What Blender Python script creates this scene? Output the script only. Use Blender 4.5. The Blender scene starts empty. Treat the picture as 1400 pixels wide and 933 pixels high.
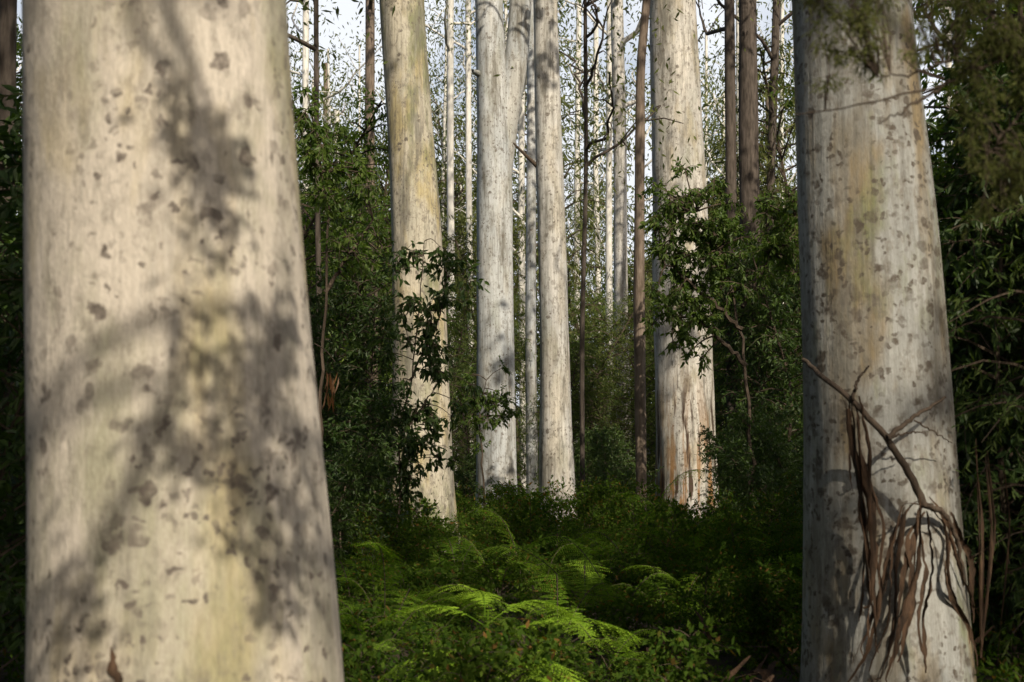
import bpy, math, random
import numpy as np
from mathutils import Vector
rng=np.random.default_rng(7); random.seed(7)
W0,H0=1400.,933.; FPX=1400*50/36.; PITCH=math.radians(5.0); CAMZ=1.6
cp,sp=math.cos(PITCH),math.sin(PITCH)
def un(px,py,Y):
    x=(px-W0/2)/FPX; v=(H0/2-py)/FPX
    d=np.array([x, cp-v*sp, sp+v*cp]); k=Y/d[1]
    return np.array([d[0]*k, Y, CAMZ+d[2]*k])
EL=math.radians(36); AZ=math.radians(24)
S=np.array([math.sin(AZ)*math.cos(EL), -math.cos(AZ)*math.cos(EL), math.sin(EL)])
def gz(x,y):
    x=np.asarray(x,float); y=np.asarray(y,float)
    z=0.10*np.sin(x*.45+1.3)*np.cos(y*.31)+0.05*np.sin(x*1.3+y*.9)
    return z+np.where(y>65,(y-65)*0.09,0)
# ---------------------------------------------------------------- mesh helpers
def mk(name,parts,mats,smooth=True):
    vs=[];fs=[];mi=[];o=0
    for v,f,m in parts:
        if len(f)==0: continue
        vs.append(v); fs.append(f+o); mi.append(np.full(len(f),m)); o+=len(v)
    V=np.concatenate(vs).astype(np.float32);F=np.concatenate(fs).astype(np.int32);M=np.concatenate(mi).astype(np.int32)
    me=bpy.data.meshes.new(name)
    me.vertices.add(len(V)); me.vertices.foreach_set('co',V.ravel())
    me.loops.add(len(F)*4); me.loops.foreach_set('vertex_index',F.ravel())
    me.polygons.add(len(F)); me.polygons.foreach_set('loop_start',np.arange(len(F),dtype=np.int32)*4)
    me.polygons.foreach_set('loop_total',np.full(len(F),4,dtype=np.int32))
    me.polygons.foreach_set('material_index',M)
    me.polygons.foreach_set('use_smooth',np.full(len(F),smooth))
    for m in mats: me.materials.append(m)
    me.update(calc_edges=True); return me
def obj(name,me,parent=None,loc=None,rot=None,sc=None):
    o=bpy.data.objects.new(name,me); bpy.context.collection.objects.link(o)
    if parent: o.parent=parent
    if loc is not None:o.location=loc
    if rot is not None:o.rotation_euler=rot
    if sc is not None:o.scale=sc
    return o
def nrm(a): return a/np.maximum(np.linalg.norm(a,axis=-1,keepdims=True),1e-9)
def tube(P,R,seg=6):
    P=np.asarray(P,float);n=len(P);R=np.asarray(R,float)
    T=nrm(np.gradient(P,axis=0)); ref=np.array([0.31,0.9,0.2]) if abs(T[0][2])>.5 else np.array([0,0,1.])
    A=nrm(np.cross(T,ref)); B=np.cross(T,A)
    th=np.linspace(0,2*np.pi,seg,endpoint=False)
    V=P[:,None]+R[:,None,None]*(np.cos(th)[None,:,None]*A[:,None]+np.sin(th)[None,:,None]*B[:,None])
    i=np.arange(n-1)[:,None]*seg; j=np.arange(seg)[None]; k=(j+1)%seg
    F=np.stack([i+j,i+k,i+seg+k,i+seg+j],-1).reshape(-1,4)
    return V.reshape(-1,3),F
def smooth_path(pts,n=24):
    pts=np.asarray(pts,float); t=np.r_[0,np.cumsum(np.linalg.norm(np.diff(pts,axis=0),axis=1))]; t/=t[-1]
    u=np.linspace(0,1,n); Q=np.stack([np.interp(u,t,pts[:,k]) for k in range(3)],1)
    for _ in range(max(1,n//12)): Q[1:-1]=(Q[:-2]+2*Q[1:-1]+Q[2:])/4
    return Q
def leaves(P,D,N,L,Wd,fold=.18,droop=.12):
    n=len(P);D=nrm(D);Sd=nrm(np.cross(D,N));U=np.cross(Sd,D)
    L=np.broadcast_to(L,(n,))[:,None];Wd=np.broadcast_to(Wd,(n,))[:,None]
    b=P; t=P+D*L-U*L*droop
    m1=P+D*L*.33;m2=P+D*L*.68-U*L*droop*.4
    V=np.stack([b,m1+Sd*Wd*.5+U*Wd*fold,m2+Sd*Wd*.38+U*Wd*fold,t,m2-Sd*Wd*.38+U*Wd*fold,m1-Sd*Wd*.5+U*Wd*fold],1)
    o=np.arange(n)[:,None]*6
    F=np.concatenate([o+np.array([[0,1,2,3]]),o+np.array([[0,3,4,5]])],0)
    return V.reshape(-1,3),F
def leaves4(P,D,N,L,Wd):
    n=len(P);D=nrm(D);Sd=nrm(np.cross(D,N));L=np.broadcast_to(L,(n,))[:,None];Wd=np.broadcast_to(Wd,(n,))[:,None]
    V=np.stack([P,P+D*L*.4+Sd*Wd*.5,P+D*L,P+D*L*.4-Sd*Wd*.5],1); o=np.arange(n)[:,None]*4
    return V.reshape(-1,3),o+np.array([[0,1,2,3]])
def rv(n): return nrm(rng.normal(size=(n,3)))
# ---------------------------------------------------------------- materials
class NT:
    def __init__(s,name):
        s.m=bpy.data.materials.new(name); s.m.use_nodes=True; s.t=s.m.node_tree; s.t.nodes.clear()
        s.tc=s.n('ShaderNodeTexCoord').outputs['Object']
    def n(s,ty,**k):
        x=s.t.nodes.new(ty)
        for a,b in k.items(): setattr(x,a,b)
        return x
    def l(s,a,b): s.t.links.new(a,b)
    def noise(s,scale,mp=(1,1,1),det=3,rough=.55,vec=None,off=0):
        m=s.n('ShaderNodeMapping'); m.inputs['Scale'].default_value=mp; m.inputs['Location'].default_value=(off,off*.7,off*.3)
        s.l(vec or s.tc,m.inputs['Vector']); x=s.n('ShaderNodeTexNoise'); s.l(m.outputs[0],x.inputs['Vector'])
        x.inputs['Scale'].default_value=scale;x.inputs['Detail'].default_value=det;x.inputs['Roughness'].default_value=rough
        return x.outputs['Fac']
    def rng(s,v,a,b,c=0,d=1):
        x=s.n('ShaderNodeMapRange'); s.l(v,x.inputs[0])
        for i,q in enumerate((a,b,c,d)): x.inputs[i+1].default_value=q
        return x.outputs[0]
    def mul(s,a,b,op='MULTIPLY'):
        x=s.n('ShaderNodeMath',operation=op)
        for i,q in enumerate((a,b)):
            if isinstance(q,(int,float)): x.inputs[i].default_value=q
            else: s.l(q,x.inputs[i])
        return x.outputs[0]
    def mix(s,f,a,b,bt='MIX'):
        x=s.n('ShaderNodeMix',data_type='RGBA',blend_type=bt)
        for q,i in ((f,0),(a,6),(b,7)):
            if isinstance(q,(int,float)): x.inputs[i].default_value=q
            elif isinstance(q,tuple): x.inputs[i].default_value=(*q,1)
            else: s.l(q,x.inputs[i])
        return x.outputs[2]
def bark(name,cA,cB,och=(.40,.30,.13),ocha=.6,spot=(.13,.11,.09),sthr=.3,sscale=11,smask=.5,grime=.5,moss=.3,off=0,bump=.45,streak=.6,stain=0,ot=.50):
    t=NT(name)
    col=t.mix(t.rng(t.noise(1.3,(1,1,.3),3,off=off),.38,.62),cA,cB)
    col=t.mix(t.mul(t.rng(t.noise(2.2,(1,1,.30),4,.6,off=off+3),ot,ot+.11),ocha),col,och)
    col=t.mix(t.mul(t.rng(t.noise(2.0,(1,1,.35),5,.65,off=off+7),.53,.66),moss),col,(.19,.21,.09))
    col=t.mix(t.mul(t.rng(t.noise(3.0,(1,1,.16),5,.72,off=off+11),.49,.64),grime),col,(.21,.20,.17))
    col=t.mix(t.mul(t.rng(t.noise(11,(1,1,.5),5,.75,off=off+13),.52,.64),grime*.8),col,(.20,.18,.15))
    st=t.noise(30,(1,1,.035),3,.65,off=off+2)
    col=t.mix(streak,col,t.mix(t.rng(st,.32,.62),(.48,.47,.44),(1.0,1.0,1.0)),'MULTIPLY')
    st2=t.noise(90,(1,1,.3),3,.7,off=off+5)
    col=t.mix(.5,col,t.mix(t.rng(st2,.35,.65),(.62,.60,.58),(1.0,1.0,1.0)),'MULTIPLY')
    wob=t.n('ShaderNodeTexNoise'); wob.inputs['Scale'].default_value=16; wob.inputs['Detail'].default_value=3
    t.l(t.tc,wob.inputs['Vector'])
    va=t.n('ShaderNodeVectorMath',operation='MULTIPLY_ADD'); t.l(wob.outputs['Color'],va.inputs[0]); va.inputs[1].default_value=(.11,.11,.11); t.l(t.tc,va.inputs[2])
    for sc,th,mk_,o2 in ((sscale,sthr,smask,0),(sscale*2.1,sthr*1.05,smask-.02,4)):
        vo=t.n('ShaderNodeTexVoronoi'); vo.inputs['Scale'].default_value=sc; t.l(va.outputs[0],vo.inputs['Vector'])
        a=t.rng(vo.outputs['Distance'],th-.10,th+.05,1,0)
        sep=t.n('ShaderNodeSeparateColor'); t.l(vo.outputs['Color'],sep.inputs[0])
        a=t.mul(a,t.rng(sep.outputs[0],.3,.8)); a=t.mul(a,t.rng(t.noise(2.6,(1,1,.6),2,off=off+o2+20),mk_-.05,mk_+.07))
        a=t.mul(a,t.rng(t.noise(45,det=2),.3,.6,.6,1))
        col=t.mix(a,col,spot)
    if stain:
        sp_=t.n('ShaderNodeSeparateXYZ'); t.l(t.tc,sp_.inputs[0])
        a=t.mul(t.rng(sp_.outputs[2],4.3,1.2),t.rng(t.noise(4.5,(1,1,.10),4,.6,off=off+31),.48,.56)); a=t.mul(a,stain)
        col=t.mix(a,col,(.24,.12,.035))
        a=t.mul(t.rng(sp_.outputs[2],4.6,3.0),t.rng(t.noise(6.5,(1,1,.09),4,.6,off=off+37),.54,.60)); col=t.mix(a,col,(.06,.038,.025))
    b=t.n('ShaderNodeBump'); b.inputs['Strength'].default_value=bump; b.inputs['Distance'].default_value=.02
    h=t.mul(t.mul(st,streak),t.noise(9,(1,1,.5),4,.65,off=off),'ADD'); h=t.mul(h,t.mul(st2,.3),'ADD'); t.l(h,b.inputs['Height'])
    p=t.n('ShaderNodeBsdfPrincipled'); p.inputs['Roughness'].default_value=.75; p.inputs['Specular IOR Level'].default_value=.25
    t.l(col,p.inputs['Base Color']); t.l(b.outputs[0],p.inputs['Normal'])
    o=t.n('ShaderNodeOutputMaterial'); t.l(p.outputs[0],o.inputs[0]); return t.m
def leafmat(name,c1,c2,trans=.35,tc=None,rough=.5,c3=None,cheap=False):
    t=NT(name); g=t.n('ShaderNodeNewGeometry'); r=g.outputs['Random Per Island']
    oi=t.n('ShaderNodeObjectInfo').outputs['Random']
    col=t.mix(r,c1,c2)
    if c3: col=t.mix(t.rng(r,.93,.96),col,c3)
    col=t.mix(.6,col,t.mix(oi,(.55,.65,.6),(1.3,1.2,1.0)),'MULTIPLY')
    if cheap: p=t.n('ShaderNodeBsdfDiffuse'); t.l(col,p.inputs[0])
    else:
        p=t.n('ShaderNodeBsdfPrincipled'); p.inputs['Roughness'].default_value=rough; p.inputs['Specular IOR Level'].default_value=.35
        t.l(col,p.inputs['Base Color'])
    o=t.n('ShaderNodeOutputMaterial')
    tr=t.n('ShaderNodeBsdfTranslucent'); t.l(t.mix(1.0,col,tc or (1.8,2.0,.5),'MULTIPLY'),tr.inputs[0])
    mx=t.n('ShaderNodeMixShader'); mx.inputs[0].default_value=trans; t.l(p.outputs[0],mx.inputs[1]); t.l(tr.outputs[0],mx.inputs[2])
    t.l(mx.outputs[0],o.inputs[0]); return t.m
def plain(name,a,b,scale=12,mp=(1,1,.15),bump=.5,rough=.85):
    t=NT(name); n=t.noise(scale,mp,5,.65); col=t.mix(t.rng(n,.35,.65),a,b)
    p=t.n('ShaderNodeBsdfPrincipled'); p.inputs['Roughness'].default_value=rough; p.inputs['Specular IOR Level'].default_value=.2; t.l(col,p.inputs['Base Color'])
    bb=t.n('ShaderNodeBump'); bb.inputs['Strength'].default_value=bump; bb.inputs['Distance'].default_value=.03; t.l(n,bb.inputs['Height']); t.l(bb.outputs[0],p.inputs['Normal'])
    o=t.n('ShaderNodeOutputMaterial'); t.l(p.outputs[0],o.inputs[0]); return t.m
B1=bark('bark_near',(.66,.60,.52),(.53,.48,.41),och=(.46,.38,.20),ocha=.65,ot=.55,sthr=.37,sscale=11,smask=.49,grime=.6,moss=.5,off=1,streak=.25,bump=.5,spot=(.12,.10,.085))
B2=bark('bark_ochre',(.68,.61,.48),(.53,.50,.41),och=(.46,.37,.15),ocha=.65,moss=.8,sthr=.34,sscale=8,grime=.85,off=5)
B3=bark('bark_blue',(.64,.66,.66),(.48,.51,.53),ocha=.2,moss=.25,sthr=.28,sscale=6,grime=.9,off=9)
B4=bark('bark_white',(.70,.68,.63),(.54,.54,.53),ocha=.25,moss=.25,sthr=.33,sscale=6,grime=.9,off=14)
B5=bark('bark_grey',(.69,.66,.60),(.54,.53,.50),ocha=.4,moss=.3,sthr=.33,sscale=6,grime=.9,off=19,stain=.9)
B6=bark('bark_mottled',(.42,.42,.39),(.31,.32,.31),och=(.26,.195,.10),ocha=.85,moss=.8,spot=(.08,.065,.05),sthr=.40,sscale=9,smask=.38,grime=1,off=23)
BF=plain('bark_far_haze',(.40,.39,.36),(.70,.68,.62),5,(1,1,.2))  # pale tone carries distance haze in the bark colour
BD=plain('bark_dark',(.04,.032,.025),(.11,.09,.075),14)
BB=plain('bark_brown',(.10,.075,.055),(.24,.19,.15),14)
BT=plain('twig_bark',(.05,.037,.027),(.10,.075,.055),30)
DB=plain('dead_bark',(.028,.019,.013),(.10,.06,.036),25)
GR=plain('leaf_litter',(.02,.018,.012),(.06,.045,.03),5,(1,1,1),.9)
LA=leafmat('leaf_dark',(.026,.052,.015),(.065,.11,.024),.3)
LB=leafmat('leaf_fine',(.06,.11,.022),(.12,.17,.035),.4)
LC=leafmat('leaf_gum',(.09,.11,.045),(.15,.17,.065),.35,(1.4,1.5,.8),cheap=True)
LK=leafmat('leaf_canopy',(.04,.06,.025),(.07,.09,.035),.2,(1.2,1.3,.6),cheap=True)
LX=leafmat('leaf_far_haze',(.07,.105,.04),(.14,.17,.06),.35,cheap=True)  # haze over distance put into a paler leaf colour
LF=leafmat('leaf_fern',(.075,.15,.014),(.12,.21,.024),.38,c3=(.18,.14,.04),cheap=True)
LF2=leafmat('leaf_fern_sunlit',(.19,.34,.03),(.28,.44,.05),.35,(1.3,1.4,.5),cheap=True)  # fern colour raised to hold the brightness of sunlit fronds
LG=leafmat('leaf_low',(.03,.065,.012),(.085,.135,.022),.35,c3=(.14,.085,.03),cheap=True)
LD=leafmat('leaf_dead',(.12,.05,.02),(.28,.14,.06),.3,(1.2,1,.8))
# ---------------------------------------------------------------- sunlit gaps in the canopy
Z=[]
def zone(px,py,Y,r,p): Z.append((un(px,py,Y),r,p))
for py in range(-50,1000,70):
    zone(250,py,4.6,.66,.99 if py>520 else .95)
for py in list(range(-40,330,60))+[395,450,590,640,700,740]: zone(572,py,26,.85,.98)
for py in list(range(-40,460,60))+[620,670]: zone(680,py,36,.9,.93)
for py in [-20,60]: zone(745,py,30,.6,.6)
for py in range(150,740,55): zone(758,py,30,.65,.98)
for py in [-20,50,120,190,260,320]: zone(930,py,38,1.2,.98)
for py in [550,600,650,690]: zone(945,py,38,.9,.99)
for px,py,r,p in ((1190,20,.22,.7),(1200,150,.28,.75),(1205,270,.22,.65),(1225,380,.2,.6),(1280,700,.34,.99),(1270,790,.45,.99),(1270,880,.5,.99),(1190,850,.22,.7),(1130,520,.15,.8)): zone(px,py,9.3,r,p)
for px,py,Y,r in ((840,800,13,.9),(700,850,9.6,.8),(600,880,9.4,.7),(640,860,9.6,.9),(780,850,9.8,.8),(790,790,14,.9),(1075,740,17,1.1),(960,790,14,.7),(560,840,13,.5),(880,870,12,.4),(900,760,17,.8),(720,770,17,.5),(620,770,18,.5),(1000,830,12.5,.3),
   (430,160,17,1.0),(450,420,16,.5),(470,200,18,.9),(430,160,31,1.4),(480,250,31,1.4),(480,340,17,.4),(960,290,28,1.5),(1010,300,28,1.2),(660,540,30,.9),(905,270,28,1.),(1060,330,28,1.),(800,600,38,.8),(830,500,38,.8),(620,520,36,.8),(540,100,34,1),
   (820,300,44,1.8),(840,420,44,1.4),(610,300,44,1.6),(620,420,42,1.2),(1010,180,42,1.5),(1060,120,44,1.5),(480,120,36,1.4),(500,400,32,.8),(1080,420,26,.6),(1040,560,30,.6)):
    zone(px,py,Y,r,.96)
for i in range(170):
    Y=rng.uniform(12,58); Z.append((np.array([rng.uniform(-.4,.4)*Y,Y,rng.uniform(.5,12)]),rng.uniform(.25,.85),.87))
def keep(P):
    k=np.ones(len(P),bool)
    for c,r,p in Z:
        v=P-c; t=v@S; d=np.linalg.norm(v-t[:,None]*S,axis=1)
        hit=(t>1.2)&(d<r*rng.uniform(.75,1.2,len(P)))
        k&=~(hit&(rng.random(len(P))<p))
    return k
# ---------------------------------------------------------------- trees
def trunk_parts(prof,H,seg,flare,ph,mat=0,zstep=.12,rough=.02,top_r=.35):
    prof=sorted(prof,key=lambda a:a[0]); z=np.array([a[0] for a in prof]);cx=np.array([a[1] for a in prof]);r=np.array([a[2] for a in prof]);cy=prof[0][3]
    sx=(cx[-1]-cx[0])/max(z[-1]-z[0],1)
    zt=z[-1]
    z=np.r_[z,zt+(H-zt)*.5,H]; cx=np.r_[cx,cx[-1]+sx*(H-zt)*.4,cx[-1]+sx*(H-zt)*.7]; r=np.r_[r,r[-1]*.8,r[-1]*top_r]
    g=float(gz(cx[0],cy))-.4
    zz=np.r_[np.arange(g,min(zt+1,H),zstep),np.arange(min(zt+1,H),H,.8)]
    zc=np.maximum(zz,z[0])
    X=np.interp(zc,z,cx);R=np.interp(zc,z,r)
    k=max(3,int(.8/zstep)) 
    Rp=np.pad(R,k,mode='edge'); R=np.convolve(Rp,np.ones(2*k+1)/(2*k+1),'valid')
    Xp=np.pad(X,k,mode='edge'); X=np.convolve(Xp,np.ones(2*k+1)/(2*k+1),'valid')
    th=np.linspace(0,2*np.pi,seg,endpoint=False)
    A=zz[:,None];T=th[None]
    f=1+rough*(np.sin(2*T+ph+.3*A)+.7*np.sin(3*T+2*ph-.5*A)+.5*np.sin(5*T+.9*A+ph)+.35*np.sin(9*T-1.1*A)+.25*np.sin(13*T+2.3*A+3*ph))
    f=f+rough*.5*np.sin(A*2.1+ph)*np.sin(T*2+A)
    hh=np.maximum(A-(g+.4),0)
    f=f+flare*np.exp(-hh/.45)*(1+.45*np.sin(5*T+ph)+.25*np.sin(8*T+2*ph))
    RR=R[:,None]*f
    yw=cy+.02*np.sin(zz*.5+ph)
    V=np.stack([X[:,None]+RR*np.cos(T),yw[:,None]+RR*np.sin(T),np.broadcast_to(A,RR.shape)],-1)
    n=len(zz);i=np.arange(n-1)[:,None]*seg;j=np.arange(seg)[None];kk=(j+1)%seg
    F=np.stack([i+j,i+kk,i+seg+kk,i+seg+j],-1).reshape(-1,4)
    return (V.reshape(-1,3),F,mat),np.stack([X,yw,zz],1),R
def crown(P,R,H,seed,nl=7,spread=4.5,nleaf=2600,z0=.62,ll=.2,filt=True,clus=.8):
    r=np.random.default_rng(seed); limbs=[];cc=[]
    for i in range(nl):
        k=np.argmin(abs(P[:,2]-H*(z0+(1-z0)*.9*i/nl)));b=P[k];az=r.uniform(0,6.28)
        ln=spread*r.uniform(.6,1.1)
        e=b+np.array([math.cos(az)*ln,math.sin(az)*ln,ln*r.uniform(.5,1.1)])
        m=(b+e)/2+r.normal(size=3)*.3; m[2]-=.2
        q=smooth_path([b,m,e],9); q[1:-1]+=r.normal(size=(7,3))*.06; limbs.append((*tube(q,np.linspace(min(.13,max(.04,R[k]*.5)),.02,9),6),0))
        for u in np.linspace(.4,1,4): 
            c0=q[int(u*8)]; cc.append(c0); cc.append(c0+r.normal(size=3)*spread*.22); 
            q2=np.array([c0,(c0+cc[-1])/2+[0,0,.1],cc[-1]]); limbs.append((*tube(q2,[.025,.018,.01],4),0))
    cc=np.array(cc+[P[-1]]); idx=r.integers(0,len(cc),nleaf)
    p=cc[idx]+r.normal(size=(nleaf,3))*np.array([clus,clus,clus*.6])
    if filt: p=p[keep(p)]
    n=len(p); d=rv(n)*.7+np.array([0,0,-.7])
    return limbs,leaves4(p,d,rv(n),r.uniform(.7,1.2,n)*ll,ll*.28)
def tree(name,edges,Y,mat,H=34,seg=48,flare=.12,ph=0.,leafm=None,zstep=.12,rough=.02,crn=True,nleaf=2600,ll=.22,**kw):
    e=bpy.data.objects.new(name,None); bpy.context.collection.objects.link(e)
    prof=[]
    for a,b,py in edges:
        A=un(a,py,Y);Bp=un(b,py,Y); prof.append((A[2],(A[0]+Bp[0])/2,(Bp[0]-A[0])/2,Y))
    t,P,R=trunk_parts(prof,H,seg,flare,ph,0,zstep,rough)
    obj('trunk',mk('trunk',[t],[mat]),e)
    if crn:
        lb,lv=crown(P,R,H,int(Y*10+ph*7+H*3),nleaf=nleaf,ll=ll,**kw)
        obj('limbs',mk('limbs',lb,[mat]),e); obj('foliage',mk('foliage',[(*lv,0)],[leafm or LC],False),e)
    return e
T1=tree('eucalyptus_tree',[(40,388,0),(38,400,200),(42,415,400),(44,434,600),(46,455,800),(50,470,933)],5,B1,H=36,seg=160,flare=.1,ph=1.,zstep=.03,rough=.006)
T2=tree('eucalyptus_tree',[(518,580,0),(528,590,150),(533,600,260),(537,611,450),(536,617,600),(530,622,690),(525,628,755)],26,B2,H=33,flare=.10,ph=2.,zstep=.08,rough=.015)
T3=tree('eucalyptus_tree',[(650,687,0),(651,692,100),(652,700,200),(651,702,400),(652,706,600),(651,709,700)],36,B3,H=35,flare=.1,ph=3.)
lb=smooth_path([un(683,235,36.1),un(694,150,36.1),un(706,90,36.1),un(712,0,36.1),un(716,-150,36.2),un(740,-400,36.6)],40)
obj('fork_stem',mk('fork_stem',[(*tube(lb,np.linspace(.33,.2,40),20),0)],[B3]),T3)
T4=tree('eucalyptus_tree',[(729,761,0),(732,768,180),(736,775,330),(738,779,500),(737,784,620),(735,792,740)],30,B4,H=32,flare=.1,ph=4.)
T5=tree('eucalyptus_tree',[(888,950,0),(891,958,150),(893,966,260),(893,972,420),(895,976,560),(897,985,705)],38,B5,H=38,flare=.1,ph=5.)
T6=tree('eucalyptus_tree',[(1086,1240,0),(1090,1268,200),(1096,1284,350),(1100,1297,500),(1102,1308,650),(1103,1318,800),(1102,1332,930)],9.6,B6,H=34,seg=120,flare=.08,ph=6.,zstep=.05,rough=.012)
def thin(px0,px1,w,Y,mat,H=26,py0=0,py1=700,ph=0,**kw):
    a,b=random.uniform(-3,3),random.uniform(-3,3)
    f=lambda u:px0+(px1-px0)*u
    return tree('eucalyptus_tree',[(px0-w*.38,px0+w*.38,py0),(f(.33)+a-w*.42,f(.33)+a+w*.42,py0+(py1-py0)*.33),(f(.66)+b-w*.46,f(.66)+b+w*.46,py0+(py1-py0)*.66),(px1-w/2,px1+w/2,py1)],Y,mat,H=H,seg=14,zstep=.4,ph=ph,rough=.03,flare=.1,**kw)
thin(727,728,16,44,B3,H=30,ph=1,nleaf=1500)
thin(843,856,22,56,B4,H=32,ph=2,nleaf=2500,z0=.5)
tree('eucalyptus_tree',[(881,893,0),(870,882,60),(868,882,200),(866,881,400),(868,883,560),(870,884,710)],31,BB,H=22,seg=16,ph=1.4,zstep=.3,rough=.05,nleaf=1200)
thin(997,1003,18,42,BD,H=24,ph=4,nleaf=1500)
thin(1022,1035,32,44,BD,H=26,ph=5,nleaf=1500)
thin(506,512,17,48,BB,H=28,ph=6); thin(616,622,12,58,BF,H=30,ph=7); thin(640,643,10,62,BF,H=30,ph=8)
thin(1062,1045,14,46,BD,H=24,ph=9,nleaf=1200)
k=0
for px in [412,440,455,486,548,596,607,672,704,716,793,806,866,978,985,1012,1058,1075,1300,1360,20,160,-60,1460,1520]:
    Y=rng.uniform(62,105); w=(.16+.5*rng.random()**2)/Y*FPX; k+=1
    thin(px+rng.uniform(-22,22),px,w,Y,[BF,BF,BB,BF,BF][k%5],H=rng.uniform(20,32),ph=k,nleaf=2200,ll=.32,z0=.36,filt=False,spread=4.2,clus=.9,nl=9)
for px in [425,470,495,602,632,785,822,836,972,1022,1068]:
    Y=rng.uniform(60,100); w=rng.uniform(5,11); k+=1
    thin(px+rng.uniform(-14,14),px,w,Y,BF,H=rng.uniform(22,32),ph=k,nleaf=900,ll=.32,z0=.5,filt=False,spread=3,clus=.9,nl=5)
for px,w,Y in ((1352,20,16),(1385,28,20),(1310,10,24),(10,30,14),(432,9,24),(800,7,34)):
    thin(px,px+rng.uniform(-8,8),w,Y,BD,H=14,ph=w,nleaf=900,spread=2)
for i,(x,y,h) in enumerate(((13,-9,26),(16,3,27),(-6,-16,24),(3,-22,26),(24,12,28),(17,-20,25),(-15,-6,26),(22,-8,26),(-14,12,27),(-20,26,28))):
    e=bpy.data.objects.new('eucalyptus_tree',None); bpy.context.collection.objects.link(e)
    t,P,R=trunk_parts([(0,x,.5,y),(5,x,.42,y),(15,x+.2,.33,y)],h,20,.2,i,0,.4)
    lb,lv=crown(P,R,h,100+i,nleaf=3000,spread=6,ll=.28,clus=1.1); obj('trunk',mk('trunk',[t],[BF]),e); obj('limbs',mk('limbs',lb,[BF]),e); obj('foliage',mk('foliage',[(*lv,0)],[LK],False),e)
nc=1500  # unseen leaf layer added to cast shade, gaps aimed at sunlit spots
tg=np.stack([rng.uniform(-32,26,nc),rng.uniform(-8,58,nc),rng.uniform(0,6,nc)],1); h=rng.uniform(15,23,nc)
cc=tg+S*((h-tg[:,2])/S[2])[:,None]
NQ=115000
q=cc[rng.integers(0,nc,NQ)]+rng.normal(size=(NQ,3))*np.array([.85,.85,.5])
vis=(q[:,1]>0)&((q[:,2]-1.6)<q[:,1]*.40)
q=q[~vis]; q=q[keep(q)]; n=len(q)
obj('shade_canopy',mk('shade_canopy',[(*leaves4(q,rv(n)*.8+[0,0,-.5],rv(n),rng.uniform(.28,.45,n),.2),0)],[LK],False))
# ---------------------------------------------------------------- plants
def shrub(name,seed,H,R,nb,nt,nl,ll,lw,leafm,twl=.35,up=.5,droop=.3,t0=.1,shape=None,stemr=.02,fl=.12,lo=False):
    r=np.random.default_rng(seed); parts=[]
    st=smooth_path([[0,0,-.1],[r.normal()*.08*H,r.normal()*.08*H,H*.5],[r.normal()*.12*H,r.normal()*.12*H,H]],12)
    parts.append((*tube(st,np.linspace(stemr,stemr*.3,12),6),0))
    LP=[];LDr=[]
    for i in range(nb):
        t=t0+(1-t0)*(i+r.random())/nb; b=st[min(11,int(t*11))]+(st[min(11,int(t*11)+1)]-st[min(11,int(t*11))])*((t*11)%1)
        az=i*2.4+r.uniform(-.5,.5); ln=R*(shape(t) if shape else math.sin(math.pi*min(1,.15+.85*t)**.8)*.8+.3)*r.uniform(.5,1.2)
        o=np.array([math.cos(az),math.sin(az),0]); e=b+o*ln+[0,0,ln*up*r.uniform(.2,1.3)]
        q=smooth_path([b,(b+e)/2+[0,0,ln*.12],e-[0,0,ln*droop*.4]],7); parts.append((*tube(q,np.linspace(stemr*.45,stemr*.12,7),3),0))
        for j in range(nt):
            u=.25+.75*(j+r.random())/nt; s0=q[min(6,int(u*6.5))]; bd=nrm(q[-1]-q[0])
            d=nrm(bd*.7+r.normal(size=3)*.6+[0,0,-droop*.4]); L=twl*r.uniform(.6,1.2)
            if not lo: parts.append((*tube(np.array([s0,s0+d*L*.5,s0+d*L-[0,0,droop*L*.3]]),[stemr*.14,stemr*.1,stemr*.06],3),0))
            tt=np.linspace(.1,1,nl)[:,None]; LP.append(s0+d*L*tt-np.array([0,0,droop*L*.3])*tt**2)
            LDr.append(d*.6+r.normal(size=(nl,3))*.6+[0,0,-droop])
    LP=np.concatenate(LP);LDr=np.concatenate(LDr);n=len(LP)
    nn=r.normal(size=(n,3))*.6+[0,0,1]
    if lo: parts.append((*leaves4(LP,LDr,nn,r.uniform(.65,1.15,n)*ll,lw*r.uniform(.8,1.1,n)),1))
    else: parts.append((*leaves(LP,LDr,nn,r.uniform(.65,1.15,n)*ll,lw*r.uniform(.8,1.1,n),droop=fl),1))
    return mk(name,parts,[BT,leafm],False)
SA=[shrub('broadleaf_a',i,3.2,.95,45,8,8,.12,.045,LA,.32) for i in (1,2)]
SBt=[shrub('fineleaf_a',i,5.5,1.4,70,10,13,.11,.018,LX,.42,up=.25,droop=.5,stemr=.035,lo=True) for i in (3,4)]
ST=[shrub('understory_a',i,7.5,1.8,80,8,8,.13,.045,LB,.42,up=.4,droop=.4,stemr=.05,lo=True) for i in (5,6)]
SN=[shrub('narrow_a',i,4.5,.75,60,8,8,.11,.04,LA,.28,up=.4,droop=.4,stemr=.03) for i in (15,16)]
SD=[shrub('far_a',i,7.5,2.0,60,7,7,.24,.085,LX,.5,up=.4,droop=.4,stemr=.05,lo=True) for i in (25,26)]
SL=[shrub('lowplant_a',i,.55,.45,22,5,6,.075,.035,LG,.15,up=.5,t0=.02,stemr=.008,lo=True) for i in (7,8,9)]
SM=[shrub('midplant_a',i,1.3,.6,34,6,7,.085,.035,LG,.22,up=.6,t0=.02,stemr=.01,lo=True) for i in (17,18,19)]
SG=[shrub('gum_a',i,9,2.0,60,8,9,.22,.04,LC,.6,up=.6,droop=.7,stemr=.06,t0=.3,lo=True) for i in (10,11)]
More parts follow.
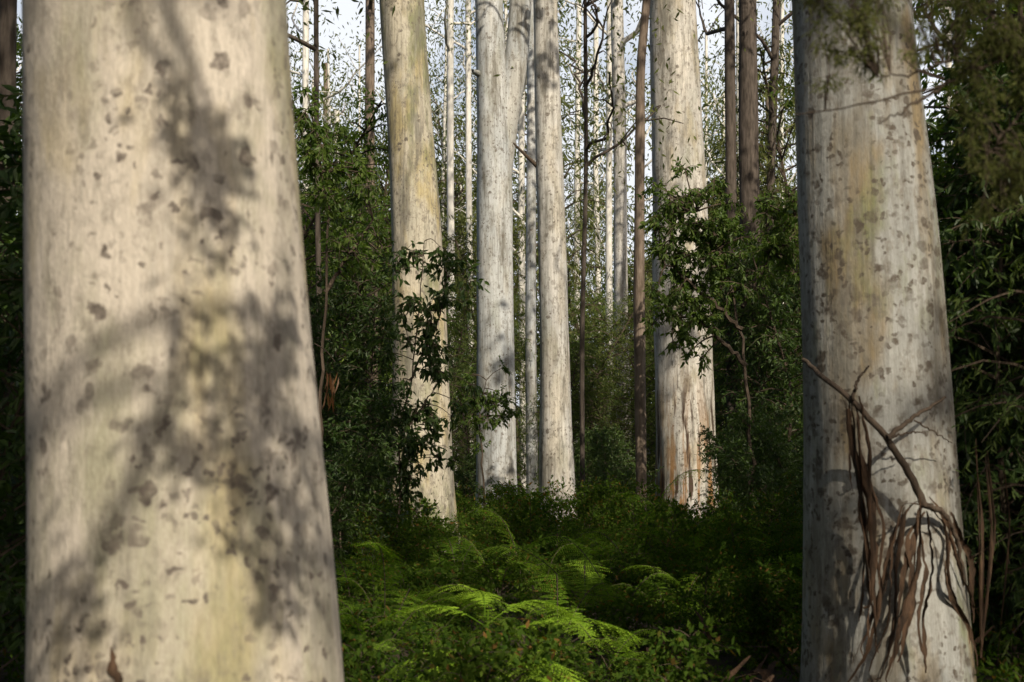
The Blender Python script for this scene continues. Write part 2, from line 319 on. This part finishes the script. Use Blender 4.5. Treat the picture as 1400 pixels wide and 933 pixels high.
def frond(L,seed,az,lift,z0=0,end=.95,pw_=.8):
    r=np.random.default_rng(abs(seed)); t=np.linspace(0,1,26)
    hx=L*(t*.95); hz=L*(lift*t-end*lift*t**2.3)+z0
    o=np.array([math.cos(az),math.sin(az),0.]);sd=np.array([-o[1],o[0],0])
    C=o*hx[:,None]+sd*(r.normal()*.15*L*t**2)[:,None]+np.array([0,0,1.])*hz[:,None]
    T=nrm(np.gradient(C,axis=0)); parts=[(*tube(C,np.linspace(.005,.0015,26),4),0)]
    P=[];D=[];LL=[];WW=[];NN=[]
    for i in range(5,26):
        s=(t[i]-.18)/.82; pl=L*.28*math.sin(math.pi*min(1,max(.04,1-s))**.75)**.8*(1 if s>.12 else .8)*r.uniform(.85,1.1)+.015
        up=np.cross(sd,T[i]); up=-up if up[2]<0 else up
        for sg in (-1,1):
            pd=nrm(sd*sg+T[i]*.42-up*.12+r.normal(size=3)*.09); m=12
            u=np.linspace(.06,1,m)[:,None]; pts=C[i]+pd*pl*u-np.array([0,0,1])*pl*.2*u**2
            pw=L*.034*(1-u[:,0]*.8)*min(1,pl/(L*.15))+.003
            for s2 in (-1,1):
                tdir=nrm(np.cross(up,pd))*s2
                P.append(pts);D.append(tdir+pd*.45+r.normal(size=(m,3))*.08);LL.append(pw);WW.append(np.full(m,L*.28/12*.55));NN.append(np.broadcast_to(up,(m,3))+r.normal(size=(m,3))*.2)
    parts.append((*leaves4(np.concatenate(P),np.concatenate(D),np.concatenate(NN),np.concatenate(LL),np.concatenate(WW)*pw_),1))
    return parts
def fern(name,seed,nf,L,m=None):
    r=np.random.default_rng(seed); parts=[]
    for i in range(nf): parts+=frond(L*r.uniform(.6,1.15),seed*50+i,i*6.283/nf+r.uniform(-.6,.6),r.uniform(.5,1.7),end=r.uniform(.5,1.05))
    return mk(name,parts,[BT,m or LF],False)
FN=[fern('fern_a',s,nf,L) for s,nf,L in ((1,5,1.0),(2,4,1.15),(3,6,.85),(4,4,.95))]
FS=[fern('fern_sunlit',s,nf,L,LF2) for s,nf,L in ((11,4,1.0),(12,3,1.2),(13,4,.9))]
def group(name):
    e=bpy.data.objects.new(name,None); bpy.context.collection.objects.link(e); return e
def put(g,name,meshes,x,y,s,z=None,tilt=.12):
    obj(name,meshes[int(rng.integers(len(meshes)))],g,(x,y,(float(gz(x,y)) if z is None else z)),(rng.normal()*tilt,rng.normal()*tilt,rng.uniform(0,6.28)),(s,s,s*rng.uniform(.85,1.15)))
def px2x(px,Y): return (px-700)/FPX*Y*1.0
trunks=[(-1.2,5,.8),(-1.66,26,1.2),(-.4,36,1.2),(1,30,1),(4.6,38,1.6),(2.5,9.6,1)]
g=group('undergrowth')
for i in range(1400):
    Y=8.5+48*rng.random()**.85; x=rng.uniform(-.42,.42)*Y
    sc=rng.uniform(.4,1.0)*(1 if Y<22 else 1.4)
    if any((x-a)**2+(Y-b)**2<(.45*c)**2 for a,b,c in trunks): continue
    put(g,'low_plant',SL,x,Y,sc)
for p0,p1,y0,y1,n in ((480,535,18,26,8),(625,735,24,33,12),(790,900,24,34,16),(985,1100,18,32,20),(440,620,13,20,12),(880,1080,12,18,16),(1000,1100,10,13,6),(700,800,18,24,6)):
    for i in range(n):
        Y=rng.uniform(y0,y1); put(g,'low_plant',SM,px2x(rng.uniform(p0,p1),Y),Y,rng.uniform(.45,.95)*(1 if Y>16 else .7))
g=group('fern_patch')
for px,Y,s in ((560,13,1),(620,11.8,.8),(760,12.5,1.0),(700,14,1.1),(900,13,.9),(960,14.5,1.1),(1010,14,1),(880,17,1.2),(620,16,1.1),(540,16,1),(960,18,1.2),(560,19,1.1),(820,20,1.1),(940,11.6,.75),(500,10.8,.8),(1050,13,.8),(480,13,.8),(720,17,1.1),(650,18,1.1)):
    put(g,'fern',FN,px2x(px,Y)+rng.normal()*.15,Y,s*rng.uniform(.85,1.1),z=float(gz(px2x(px,Y),Y))+.1,tilt=.15)
for px,Y,s in ((800,14,1.1),(845,13.4,1.1),(1070,17,1.2),(830,11.0,.8),(740,10.8,.8),(580,10.6,.75),(900,16.5,1),(955,14,.8),(560,13.5,.7),(700,12.6,.9)):
    put(g,'fern',FS,px2x(px,Y),Y,s,z=float(gz(px2x(px,Y),Y))+.2,tilt=.15)
for i in range(36):
    Y=rng.uniform(14,32);put(g,'fern',FN,rng.uniform(-.3,.3)*Y,Y,rng.uniform(.7,1.1))
c=un(663,925,9.4); gx=float(gz(c[0],9.4)); parts=[(*tube(smooth_path([[0,0,-.1],[.01,0,.35],[.02,.0,.70]],12),np.linspace(.010,.006,12),6),0)]
for az,L,li,z0,en in ((.05,1.05,.45,.50,.95),(3.25,.8,.25,.42,2.1),(-.5,.8,.25,.40,1.6),(3.8,.75,.2,.36,2.2),(2.6,.8,.5,.6,1.0),(.7,.85,.55,.6,1.0),(1.6,.6,.7,.66,.9),(5.2,.55,.2,.4,1.8)):
    parts+=frond(L,int(az*100)+9,az,li,z0,en,1.0)
obj('bracken_fern',mk('bracken_fern',parts,[LF,LF2],False),None,(c[0],9.4,gx))
def band(g,nm,meshes,n,p0,p1,y0,y1,s0,s1):
    for i in range(n):
        Y=rng.uniform(y0,y1); put(g,nm,meshes,px2x(rng.uniform(p0,p1),Y),Y,rng.uniform(s0,s1))
g=group('understory_shrubs')
band(g,'understory',ST,9,370,490,28,38,.85,1.2)
band(g,'shrub',SN,4,425,468,17,23,.7,1.25)
band(g,'shrub',SA,6,410,480,15,20,.4,.8)
band(g,'shrub',SA,8,-20,20,9,20,.9,1.5); band(g,'understory',ST,6,-80,20,16,30,.9,1.2)
band(g,'understory',ST,4,1030,1090,40,46,.8,1.05); band(g,'shrub',SN,5,1000,1075,38,43,1.2,1.9)
band(g,'shrub',SA,5,1060,1110,22,30,.6,.9)
band(g,'fineleaf',SBt,7,800,870,42,50,.9,1.4); band(g,'fineleaf',SBt,4,600,640,40,46,.8,1.2)
band(g,'understory',ST,8,1480,1560,12,18,.8,1.15); band(g,'understory',ST,5,1380,1500,20,28,.9,1.2)
band(g,'shrub',SN,13,1375,1440,11,15,.6,1.3); band(g,'fineleaf',SBt,4,1450,1520,10,14,.8,1.1)
band(g,'shrub',SA,5,640,680,38,42,.5,.7); band(g,'shrub',SA,6,805,870,33,38,.45,.75);band(g,'shrub',SA,5,1005,1070,28,34,.5,.85)
g=group('distant_forest')
band(g,'understory',SD,38,-100,1500,50,66,.8,1.2)
band(g,'fineleaf',SBt,18,-100,1500,48,62,1.1,1.7)
band(g,'understory',SD,50,-150,1550,66,95,1.2,1.8)
band(g,'gum',SG,15,300,1150,50,75,1.1,1.8)
band(g,'gum',SG,20,-100,1500,75,110,1.5,2.3)
band(g,'gum',SG,5,390,500,45,60,1.1,1.6);band(g,'gum',SG,8,990,1090,45,60,1.2,1.8)
for i in range(34):  # unseen shrubs behind and beside the camera, added to block low sky light
    x,y=rng.uniform(-30,34),rng.uniform(-34,-14); put(g,'understory',SD,x,y,rng.uniform(1.3,1.8))
for i in range(22):
    y=rng.uniform(-14,45); put(g,'understory',SD,-(.45*max(y,0)+rng.uniform(6,16)),y,rng.uniform(1.3,2.0))
for i in range(22):
    y=rng.uniform(-14,45); put(g,'understory',SD,(.45*max(y,0)+rng.uniform(12,22)),y,rng.uniform(1.0,1.4))
def sprays(name,stems,clusters,Y,ll,lw,leafm,per=22,seed=0,stemr=.02,droop=.6,hang=None):
    r=np.random.default_rng(seed);parts=[];anc=[]
    for st in stems:
        q=smooth_path([un(s_[0],s_[1],Y) for s_ in st],22)
        q[1:-1]+=r.normal(size=(20,3))*stemr*.5
        parts.append((*tube(q,np.linspace(stemr,stemr*.3,22),5),0)); anc.append(q)
    anc=np.concatenate(anc);LP=[];LL=[]
    for px,py,rad in clusters:
        c=un(px,py,Y)+np.array([0,r.normal()*rad*.5,0]); a=anc[np.argmin(np.linalg.norm(anc-c,axis=1))]
        q=smooth_path([a,(a+c)/2+r.normal(size=3)*.03+[0,0,.05],c],6); parts.append((*tube(q,np.linspace(stemr*.4,stemr*.2,6),4),0))
        for j in range(6):
            d=nrm(r.normal(size=3)+[0,0,-.2]); e=c+d*rad*r.uniform(.5,1.1); q=np.array([c,(c+e)/2+[0,0,.02],e-[0,0,.03]]);parts.append((*tube(q,[stemr*.2,stemr*.14,stemr*.1],3),0))
            m=max(3,per//6); u=r.uniform(.15,1,(m,1)); LP.append(c+(e-c)*u+r.normal(size=(m,3))*.01); LL.append(d*.5+r.normal(size=(m,3))*.5+[0,0,-droop])
    P=np.concatenate(LP);D=np.concatenate(LL);n=len(P)
    parts.append((*leaves(P,D,r.normal(size=(n,3))*.7+[0,-.5,.5],r.uniform(.65,1.2,n)*ll,lw*r.uniform(.8,1.2,n)),1))
    me=mk(name,parts,[BT,leafm],False); return obj(name,me)
r_=np.random.default_rng(5)
cl=[(np.interp(y,[330,420,520,600,680],[575,590,582,575,560])+r_.normal()*28,y,r_.uniform(.16,.32)) for y in r_.uniform(335,675,70)]
sprays('sapling',[[(538,760),(548,690),(545,600),(565,500),(575,400),(580,330)],[(545,600),(575,560),(600,520)],[(560,520),(600,440),(612,380)]],cl,19,.12,.045,LA,30,1,.018,.7)
cl=[(660+r_.normal()*24,550+r_.normal()*22,.3) for _ in range(30)]
sprays('shrub',[[(665,740),(660,640),(655,560),(665,520)]],cl,32,.1,.04,LB,60,2,.03)
cl=[(r_.uniform(890,1090),325+r_.normal()*38,r_.uniform(.25,.5)) for _ in range(105)]+[(r_.uniform(890,980),425+r_.normal()*26,.35) for _ in range(30)]
sprays('understory_tree',[[(1030,720),(1025,600),(1015,450),(990,350),(950,290)],[(1015,450),(960,400),(900,350)],[(1020,500),(960,440),(905,430)],[(1015,420),(1060,340),(1085,300)]],cl,28,.13,.045,LB,66,3,.05)
cl=[(np.interp(t,[0,1],[405,520])+r_.normal()*10,np.interp(t,[0,1],[160,330])+r_.normal()*40,.25) for t in r_.random(36)]
sprays('shrub',[[(430,760),(440,500),(450,300),(430,180)],[(445,400),(490,330),(510,300)]],cl,17,.1,.04,LB,42,4,.03)
g0=[[(1500,20),(1400,62),(1345,95),(1290,117),(1220,135),(1150,149),(1088,157)],[(1345,95),(1300,80),(1250,100),(1200,105)],[(1290,117),(1240,150),(1200,170)],[(1500,120),(1400,150),(1350,210)]]
cl=[(r_.uniform(1110,1420),r_.uniform(-40,80)+max(0,r_.normal()*22),.07) for _ in range(66)]+[(r_.uniform(1320,1420),r_.uniform(60,300),.08) for _ in range(40)]
sprays('shade_branch',g0,cl,5.0,.038,.005,LC,60,6,.008,.4)
def shade(name,chain,dist,seed,ll=.085,nper=14,rad=.05):  # unseen branches shaped to throw leaf shadows onto the near trunk
    r=np.random.default_rng(seed); pts=np.array([un(a,b,4.55)+S*(dist+.2*i%.6) for i,(a,b) in enumerate(chain)])
    q=smooth_path(pts,26); root=smooth_path([pts[0],pts[0]+S*2+r.normal(size=3)*.05,pts[0]+S*5+r.normal(size=3)*.15,pts[0]+S*10+r.normal(size=3)*.5],20)
    q[1:-1]+=np.cumsum(r.normal(size=(24,3))*.006,axis=0)
    parts=[(*tube(q,np.linspace(.009,.003,26),6),0),(*tube(root,np.linspace(.009,.04,20),6),0)]
    LP=[];D=[]
    if nper:
        for c in q[::2]:
            m=nper; LP.append(c+r.normal(size=(m,3))*rad*r.uniform(.4,1.5)); D.append(r.normal(size=(m,3))+[0,0,-.5])
        P=np.concatenate(LP);D=np.concatenate(D); parts.append((*leaves(P,D,rv(len(P)),r.uniform(.6,1.2,len(P))*ll,ll*.38),1))
    return obj(name,mk(name,parts,[BT,LA],False))
shade('shade_branch',[(238,120),(262,150),(290,190),(315,225),(300,260),(285,310)],3.8,1,nper=13)
shade('shade_branch',[(310,130),(325,180),(330,235)],3.8,2,nper=6)
shade('shade_branch',[(430,330),(395,370),(370,410),(375,460),(350,520)],4.2,3,nper=14,rad=.07)
shade('shade_branch',[(250,460),(290,490),(320,540),(335,600),(380,640)],3.2,4,nper=5)
shade('shade_branch',[(200,590),(235,630),(280,610),(330,610),(400,650),(420,700)],4.6,5,nper=10,rad=.07)
shade('shade_branch',[(300,720),(350,760),(400,800),(440,840)],3.2,6,nper=0)
shade('shade_branch',[(420,700),(400,730),(430,790)],4,7,nper=6)
shade('shade_branch',[(70,780),(100,830),(90,880)],5,8,nper=7,rad=.08)
shade('shade_branch',[(350,500),(380,560),(410,610),(400,660)],4.8,9,nper=15,rad=.09)
def yf(px): return 9.6-math.sqrt(max(.01,.56**2-((px-1210)/FPX*9.6)**2))-.1
def path(pl,off=0,n=26): return smooth_path([un(a,b,yf(a)-off) for a,b in pl],n)
parts=[]
for pl,r0,r1,o in (([(1098,492),(1130,520),(1165,548),(1215,600),(1245,650),(1262,690)],.014,.026,.08),([(1213,598),(1250,570),(1292,543)],.018,.009,.12),([(1165,548),(1172,520),(1188,500)],.013,.006,.1),([(1215,600),(1240,592),(1262,590)],.008,.004,.15),([(1262,690),(1290,700),(1310,740),(1318,800)],.022,.01,.05),([(1250,575),(1275,590),(1302,606)],.006,.003,.15)):
    q=path(pl,o); q[1:-1]+=rng.normal(size=(24,3))*.004; parts.append((*tube(q,np.linspace(r0,r1,26),7),0))
dead=group('fallen_branch'); obj('branch',mk('branch',parts,[BT]),dead)
def ribbon(q,w,tw,seed):
    r=np.random.default_rng(seed);n=len(q);T=nrm(np.gradient(q,axis=0));ph=np.cumsum(r.normal(size=n)*.18)+tw
    sd=np.stack([np.cos(ph),-np.sin(ph),np.zeros(n)],1);sd=nrm(sd-T*(sd*T).sum(1)[:,None]);U=np.cross(sd,T)
    ww=(w*np.sin(np.linspace(.35,2.9,n))*r.uniform(.7,1.2,n))[:,None]
    V=np.stack([q-sd*ww+U*ww*.5,q-U*ww*.1,q+sd*ww+U*ww*.5],1).reshape(-1,3)
    i=np.arange(n-1)*3; F=np.concatenate([np.stack([i,i+1,i+4,i+3],1),np.stack([i+1,i+2,i+5,i+4],1)]); return V,F
parts=[];sd=0
for pl in ([(1160,545),(1165,620),(1178,690),(1190,760),(1180,850)],[(1170,550),(1180,640),(1195,720),(1205,800)],[(1155,545),(1158,600),(1170,660)],
  [(1262,688),(1235,700),(1222,760),(1205,850),(1190,925)],[(1262,688),(1245,740),(1240,820),(1225,900)],[(1270,690),(1290,730),(1300,800),(1322,870),(1330,930)],
  [(1265,690),(1270,760),(1262,840),(1270,920)],[(1300,700),(1315,760),(1325,850)],[(1240,690),(1225,730),(1210,800),(1170,900)],
  [(1255,700),(1255,780),(1235,870),(1215,935)],[(1180,700),(1200,790),(1190,880),(1160,940)],[(1165,560),(1175,700),(1185,800),(1200,880)]):
    for k in range(2):
        sd+=1; q=path([(a+rng.normal()*6,b+rng.normal()*8) for a,b in pl],.04+rng.uniform(0,.10),30); q[1:-1]+=np.cumsum(rng.normal(size=(28,3))*.004,axis=0)
        parts.append((*ribbon(q,rng.uniform(.008,.03),rng.uniform(0,3),sd),0))
obj('hanging_bark',mk('hanging_bark',parts,[DB]),dead)
parts=[]
for px in (1335,1348,1352,1372,1330):
    q=smooth_path([un(px+rng.normal()*4,610+rng.normal()*15,9.5),un(px+8,720,9.5),un(px+rng.normal()*10,900,9.4)],24); sd+=1; parts.append((*ribbon(q,.012,rng.uniform(0,3),sd),0))
for i in range(70):
    Y=rng.uniform(9.0,13); x=px2x(rng.uniform(900,1300),Y); a=rng.uniform(0,3.14); L=rng.uniform(.15,.5); z=float(gz(x,Y))+.08
    q=smooth_path([[x,Y,z],[x+L*.5*math.cos(a),Y+L*.5*math.sin(a),z+rng.uniform(.05,.3)],[x+L*math.cos(a),Y+L*math.sin(a),z+rng.uniform(0,.4)]],10); sd+=1; parts.append((*ribbon(q,rng.uniform(.015,.04),rng.uniform(0,3),sd),0))
obj('shed_bark',mk('shed_bark',parts,[DB]))
P=np.array([un(452+rng.normal()*7,505+abs(rng.normal())*14,15.5) for _ in range(16)]);n=len(P)
st=smooth_path([un(430,470,15.6),un(445,478,15.5),un(458,495,15.5)],8)
obj('dead_leaf_spray',mk('dead_leaf_spray',[(*tube(st,np.full(8,.006),4),0),(*leaves(P,rng.normal(size=(n,3))*.12+[0,0,-1],rv(n),.2,.025),1)],[BT,LD],False))
q=smooth_path([un(150,868,4.52),un(153,905,4.50),un(165,950,4.48)],14); parts=[(*ribbon(q,.022,.6,3),0)]
obj('peeling_bark',mk('peeling_bark',parts,[DB]),T1)
def stub(par,pts,r0,mat): 
    q=smooth_path(pts,12); obj('stub',mk('stub',[(*tube(q,np.linspace(r0,r0*.4,12),7),0)],[mat]),par)
stub(T4,[un(735,228,30),un(718,212,29.9),un(702,196,29.8)],.05,BT)
stub(T3,[un(658,103,36),un(650,99,35.6),un(646,97,35.5)],.12,B3)
# ---------------------------------------------------------------- ground
xs=np.r_[np.linspace(-400,-40,12,endpoint=False),np.linspace(-40,40,130),np.linspace(46,400,12)]; ys=np.r_[np.linspace(-300,-20,10,endpoint=False),np.linspace(-20,110,200),np.linspace(120,500,14)]
X,Yg=np.meshgrid(xs,ys); Zg=gz(X,Yg)+rng.normal(size=X.shape)*.02; Zg=np.minimum(Zg,9+0*Zg)
V=np.stack([X,Yg,Zg],-1).reshape(-1,3);nx=len(xs);i=np.arange(len(ys)-1)[:,None]*nx+np.arange(nx-1)[None];i=i.ravel()
obj('ground',mk('ground',[(V,np.stack([i,i+1,i+nx+1,i+nx],1),0)],[GR]))
# ---------------------------------------------------------------- light, camera
w=bpy.data.worlds.new('World');bpy.context.scene.world=w;w.use_nodes=True;nt=w.node_tree
sky=nt.nodes.new('ShaderNodeTexSky');sky.sky_type='NISHITA';sky.sun_disc=False;sky.sun_elevation=EL;sky.sun_rotation=math.atan2(S[0],S[1]);sky.dust_density=4;sky.air_density=1.0
tc=nt.nodes.new('ShaderNodeTexCoord');sx=nt.nodes.new('ShaderNodeSeparateXYZ');nt.links.new(tc.outputs['Generated'],sx.inputs[0])
def mr(s_,a,b):
    x=nt.nodes.new('ShaderNodeMapRange');nt.links.new(s_,x.inputs[0]);x.inputs[1].default_value=a;x.inputs[2].default_value=b;return x.outputs[0]
no=nt.nodes.new('ShaderNodeTexNoise');no.inputs['Scale'].default_value=5;no.inputs['Detail'].default_value=5;nt.links.new(tc.outputs['Generated'],no.inputs['Vector'])
def ml(a,b):
    x=nt.nodes.new('ShaderNodeMath');x.operation='MULTIPLY';nt.links.new(a,x.inputs[0]);nt.links.new(b,x.inputs[1]);return x.outputs[0]
f=ml(ml(mr(sx.outputs[1],.5,.85),mr(sx.outputs[2],.6,.35)),mr(no.outputs['Fac'],.28,.52))
mx=nt.nodes.new('ShaderNodeMix');mx.data_type='RGBA';nt.links.new(f,mx.inputs[0]);nt.links.new(sky.outputs[0],mx.inputs[6]);mx.inputs[7].default_value=(7.6,7.9,8.4,1)
bg=nt.nodes['Background'];bg.inputs[1].default_value=.125;nt.links.new(mx.outputs[2],bg.inputs[0])
sl=bpy.data.lights.new('sun','SUN');sl.energy=5;sl.angle=math.radians(.5);sl.color=(1,.89,.72)
so=bpy.data.objects.new('sun',sl);bpy.context.collection.objects.link(so);so.rotation_euler=Vector(S).to_track_quat('Z','Y').to_euler()
cam=bpy.data.cameras.new('camera');cam.lens=50;cam.sensor_width=36;cam.clip_end=2000;cam.clip_start=.1
co=bpy.data.objects.new('camera',cam);bpy.context.collection.objects.link(co);co.location=(0,0,CAMZ);co.rotation_euler=(math.radians(90)+PITCH,0,0)
cam.dof.use_dof=True;cam.dof.focus_distance=27;cam.dof.aperture_fstop=3.5
bpy.context.scene.camera=co
vs=bpy.context.scene.view_settings;vs.view_transform='Standard';vs.look='None';vs.exposure=0
